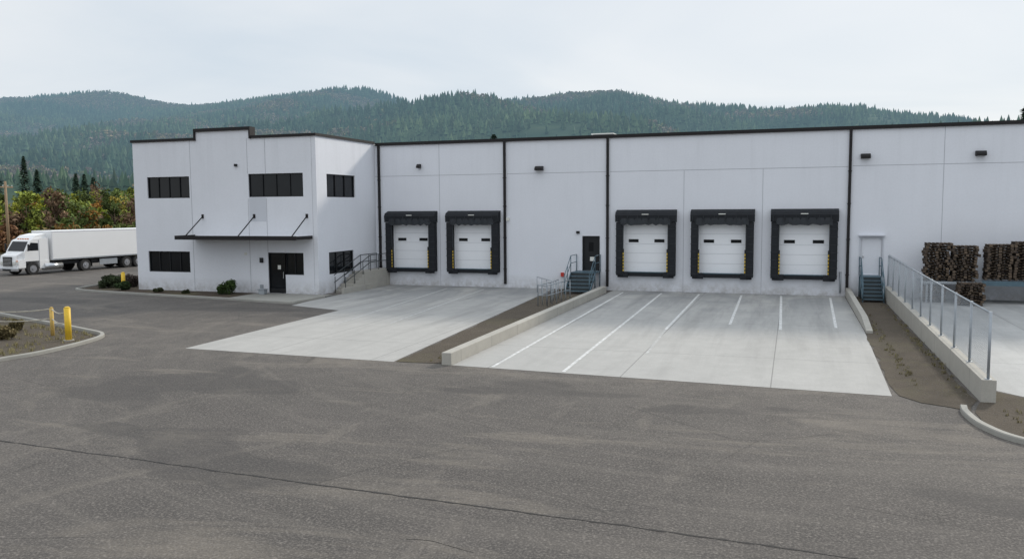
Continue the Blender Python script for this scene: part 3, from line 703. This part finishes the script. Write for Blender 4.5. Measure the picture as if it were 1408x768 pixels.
cs=[];rs=[];ks=[];cc=[]; tb=B()
cols=[(.42,.43,.06),(.30,.35,.07),(.48,.40,.09),(.15,.20,.06),(.45,.24,.07),(.26,.17,.11),(.35,.40,.06)]
def wood_tree(x,y,z0,h,r,col,dens=1.):
    tb.tube((x,y,z0-.5),(x+random.uniform(-.3,.3),y,z0+h*.75),.16,'bark',6,r1=.04)
    for k in range(5):
        a=random.random()*6.28; zz=z0+h*random.uniform(.3,.6); tb.tube((x,y,zz),(x+math.cos(a)*r*.8,y+math.sin(a)*r*.8,zz+h*.25),.06,'bark',5,r1=.02)
    for i in range(15):
        a=random.random()*6.28; q=random.random()**.5*r*.8; zz=random.uniform(.15,.92); q*=(1.15-zz*.7)
        cs.append((x+math.cos(a)*q,y+math.sin(a)*q,z0+h*zz)); s=r*random.uniform(.22,.45); rs.append((s,s,s*.9)); ks.append(int(75*dens)); cc.append(np.array(col)*random.uniform(.5,1.25))
for i in range(140):
    y=random.uniform(84,150); u=random.uniform(-1.42,-.76); x=u*y
    t=(y-84)/66
    c=cols[random.choice([0,1,2,6,3,4,3,5,0])] if u<-.98 else cols[random.choice([4,5,3,1,5,2])]
    h=random.uniform(4.2,8.2)+t*4.2; wood_tree(x,y,0,h,random.uniform(2.1,3.7),c)
for i in range(70):
    y=random.uniform(75,84); x=random.uniform(-1.4,-.85)*y
    wood_tree(x,y,0,random.uniform(1.2,3.6),random.uniform(1.4,2.4),random.choice([(.28,.15,.08),(.26,.20,.09),(.16,.19,.06),(.38,.22,.07)]),.8)
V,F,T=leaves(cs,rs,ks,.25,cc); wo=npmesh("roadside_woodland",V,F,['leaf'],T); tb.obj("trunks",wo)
def conifer(x,y,z0,h,r,name="pine_tree",col=(.055,.095,.065),k=2200):
    t=rng.random(k)**.8; ang=rng.random(k)*6.283; lay=np.floor(t*16)/16; rr=r*(1-t)*(.35+.65*rng.random(k)**.5)*(.75+.35*np.sin(ang*3+lay*40))
    C=np.stack([x+np.cos(ang)*rr,y+np.sin(ang)*rr,z0+h*(.08+.92*t)-rr*.25],1)
    out=np.stack([np.cos(ang),np.sin(ang),np.full(k,-.35)],1); sd=np.stack([-np.sin(ang),np.cos(ang),np.zeros(k)],1)
    s=.35+.35*rng.random((k,1)); V=np.stack([C-out*s*.6,C+sd*s*.4,C+out*s,C-sd*s*.4],1).reshape(-1,3)
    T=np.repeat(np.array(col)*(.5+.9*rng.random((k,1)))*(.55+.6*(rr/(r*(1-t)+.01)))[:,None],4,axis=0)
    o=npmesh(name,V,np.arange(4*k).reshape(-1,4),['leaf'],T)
    b=B(); b.tube((x,y,z0-1),(x,y,z0+h*.95),.2,'bark',7,r1=.03); b.obj("trunk",o)
for x,y,h,r in ((-196,160,19,4.6),(-203,166,21,5),(-210,172,18,5),(-190,168,16,4.4),(-199,172,20,5),(-207,163,17,4.6),(-214,165,20,5),(-168,165,13.5,4.),(-174,168,14.5,4.2),(-181,172,15,4.2),(-40,110,15.3,3),(20.6,90,14.2,3),(22.8,92,15.5,3.2)):
    conifer(x,y,0,h,r)

# ------------------------------------------------------------------ hills
YR=2400.
prof=[(-2.2,.15),(-1.7,.17),(-1.4,.18),(-1.198,.1831),(-1.108,.1818),(-.979,.1849),(-.892,.1645),(-.834,.1544),(-.746,.1574),(-.638,.162),(-.559,.1690),(-.5,.1522),(-.443,.1238),(-.362,.1211),(-.304,.1314),(-.248,.1361),(-.1855,.1276),(-.108,.1108),(-.0266,.1075),(.043,.1118),(.095,.0984),(.16,.086),(.227,.0706),(.32,.05),(.5,.03),(.9,.01)]
px=np.array([a*YR for a,_ in prof]); pz=np.array([(e-.0068)*YR+5 for _,e in prof])
def hz(x,y):
    zr=np.interp(x,px,pz)
    for dx in (-40,40): zr=zr+np.interp(x+dx,px,pz)
    zr/=3
    t=np.clip((y-380)/(YR-380),0,1.); bk=np.clip((y-YR)/700,0,1)
    fl=fbm(x/420.,y/420.,4)-.47; rid=1-np.abs(2*fbm(x/700.+5,y/900.+9,3)-.95)
    z=zr*(t**1.25)+ (fl*200+ (rid-.75)*120)*np.sin(np.pi*np.clip(t,0,1))
    z=z+20*np.exp(-((y-360)/120)**2)*np.clip((-x-150)/250,0,1)
    return np.maximum(z-zr*bk*.6,-1.)*np.clip((y-170)/150,0,1)-.5
gx=np.arange(-5200,2300,26.); gy=np.concatenate([np.arange(150,800,18.),np.arange(800,3100,26.)])
X,Y=np.meshgrid(gx,gy); Z=hz(X,Y)
def tintof(x,y):
    m=fbm(x/260.+3,y/170.+1,4)+np.clip((-x/np.maximum(y,1)-.65)*.09,-.05,.035)
    k=np.clip((fbm(x/240.+21,y/160.+33,3)-.36)*4,0,1)[:,None]
    g=np.array([.045,.085,.055]); g2=np.array([.13,.175,.075])
    return g+(g2-g)*(.3*rng.random((len(x),1))+.7*k*rng.random((len(x),1))**.6),m
xs=X.ravel();ys=Y.ravel(); base,m=tintof(xs,ys)
br=np.clip((m-.50)*8,0,1)[:,None]; tint=base*.8*(1-br)+np.array([.16,.135,.11])*br
ny,nx=X.shape; idx=np.arange(nx*ny).reshape(ny,nx); F=np.stack([idx[:-1,:-1],idx[:-1,1:],idx[1:,1:],idx[1:,:-1]],-1).reshape(-1,4)
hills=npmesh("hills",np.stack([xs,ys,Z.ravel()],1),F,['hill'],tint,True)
N=80000
y=np.sqrt(rng.random(N)*(2520**2-330**2)+330**2); x=(rng.random(N)*1.85-1.55)*y
z=hz(x,y); base,m=tintof(x,y); clear=fbm(x/170.+40,y/150.+11,3)
dec=(m+rng.normal(0,.045,N))>.535
keep=(rng.random(N)>np.clip((clear-.55)*9,0,.8))
x,y,z,base,dec=x[keep],y[keep],z[keep],base[keep],dec[keep]
c=~dec; n=c.sum(); h=(9+13*rng.random(n)**1.8)[:,None]*np.clip(y[c]/900,.62,1)[:,None]; r=h*(.18+.11*rng.random((n,1)))
sg=5; an=np.arange(sg)/sg*2*np.pi; tv=[]
for z0,rr in ((.1,1.),(.45,.68)): tv+= [(math.cos(a)*rr,math.sin(a)*rr,z0) for a in an]
tv+=[(0,0,.68),(0,0,1.)]; tv=np.array(tv)
tf=np.array([(i,(i+1)%sg,10) for i in range(sg)]+[(5+i,5+(i+1)%sg,11) for i in range(sg)])
P=np.stack([x[c],y[c],z[c]-1],1)
rot=rng.random(n)*6.28; cr_,sr_=np.cos(rot)[:,None],np.sin(rot)[:,None]
VX=(tv[None,:,0]*cr_-tv[None,:,1]*sr_)*r+P[:,0:1]; VY=(tv[None,:,0]*sr_+tv[None,:,1]*cr_)*r+P[:,1:2]; VZ=tv[None,:,2]*h+P[:,2:3]
V=np.stack([VX,VY,VZ],-1)
V=V+rng.normal(size=V.shape)*(h[:,:,None]*.025)
F=(tf[None]+(np.arange(n)*12)[:,None,None]).reshape(-1,3)
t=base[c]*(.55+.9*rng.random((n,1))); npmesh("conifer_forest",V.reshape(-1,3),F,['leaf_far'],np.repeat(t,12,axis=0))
c=dec; n=c.sum(); kk=14
pal=np.array([(.25,.185,.145),(.21,.175,.135),(.27,.21,.12),(.19,.20,.09),(.22,.165,.13)])[rng.integers(0,5,n)]
s=(3.2+2.6*rng.random((n,1,1)))*np.clip(y[c]/1000,.55,1)[:,None,None]
d=rng.normal(size=(n,kk,3)); d/=np.linalg.norm(d,axis=2)[:,:,None]; C=d*s*rng.random((n,kk,1))**.4*np.array([1,1,1.1])+np.stack([x[c],y[c],z[c]+s[:,0,0]*1.1],1)[:,None,:]
a=rng.normal(size=(n,kk,3)); a/=np.linalg.norm(a,axis=2)[:,:,None]; e=np.cross(a,rng.normal(size=(n,kk,3))); e/=np.linalg.norm(e,axis=2)[:,:,None]
q=s*.42; V=np.stack([C-a*q,C+e*q,C+a*q,C-e*q],2).reshape(-1,3); F=np.arange(len(V)).reshape(-1,4)
t=(pal*(.7+.5*rng.random((n,1))))[:,None,:]*(.8+.4*rng.random((n,kk,1)))
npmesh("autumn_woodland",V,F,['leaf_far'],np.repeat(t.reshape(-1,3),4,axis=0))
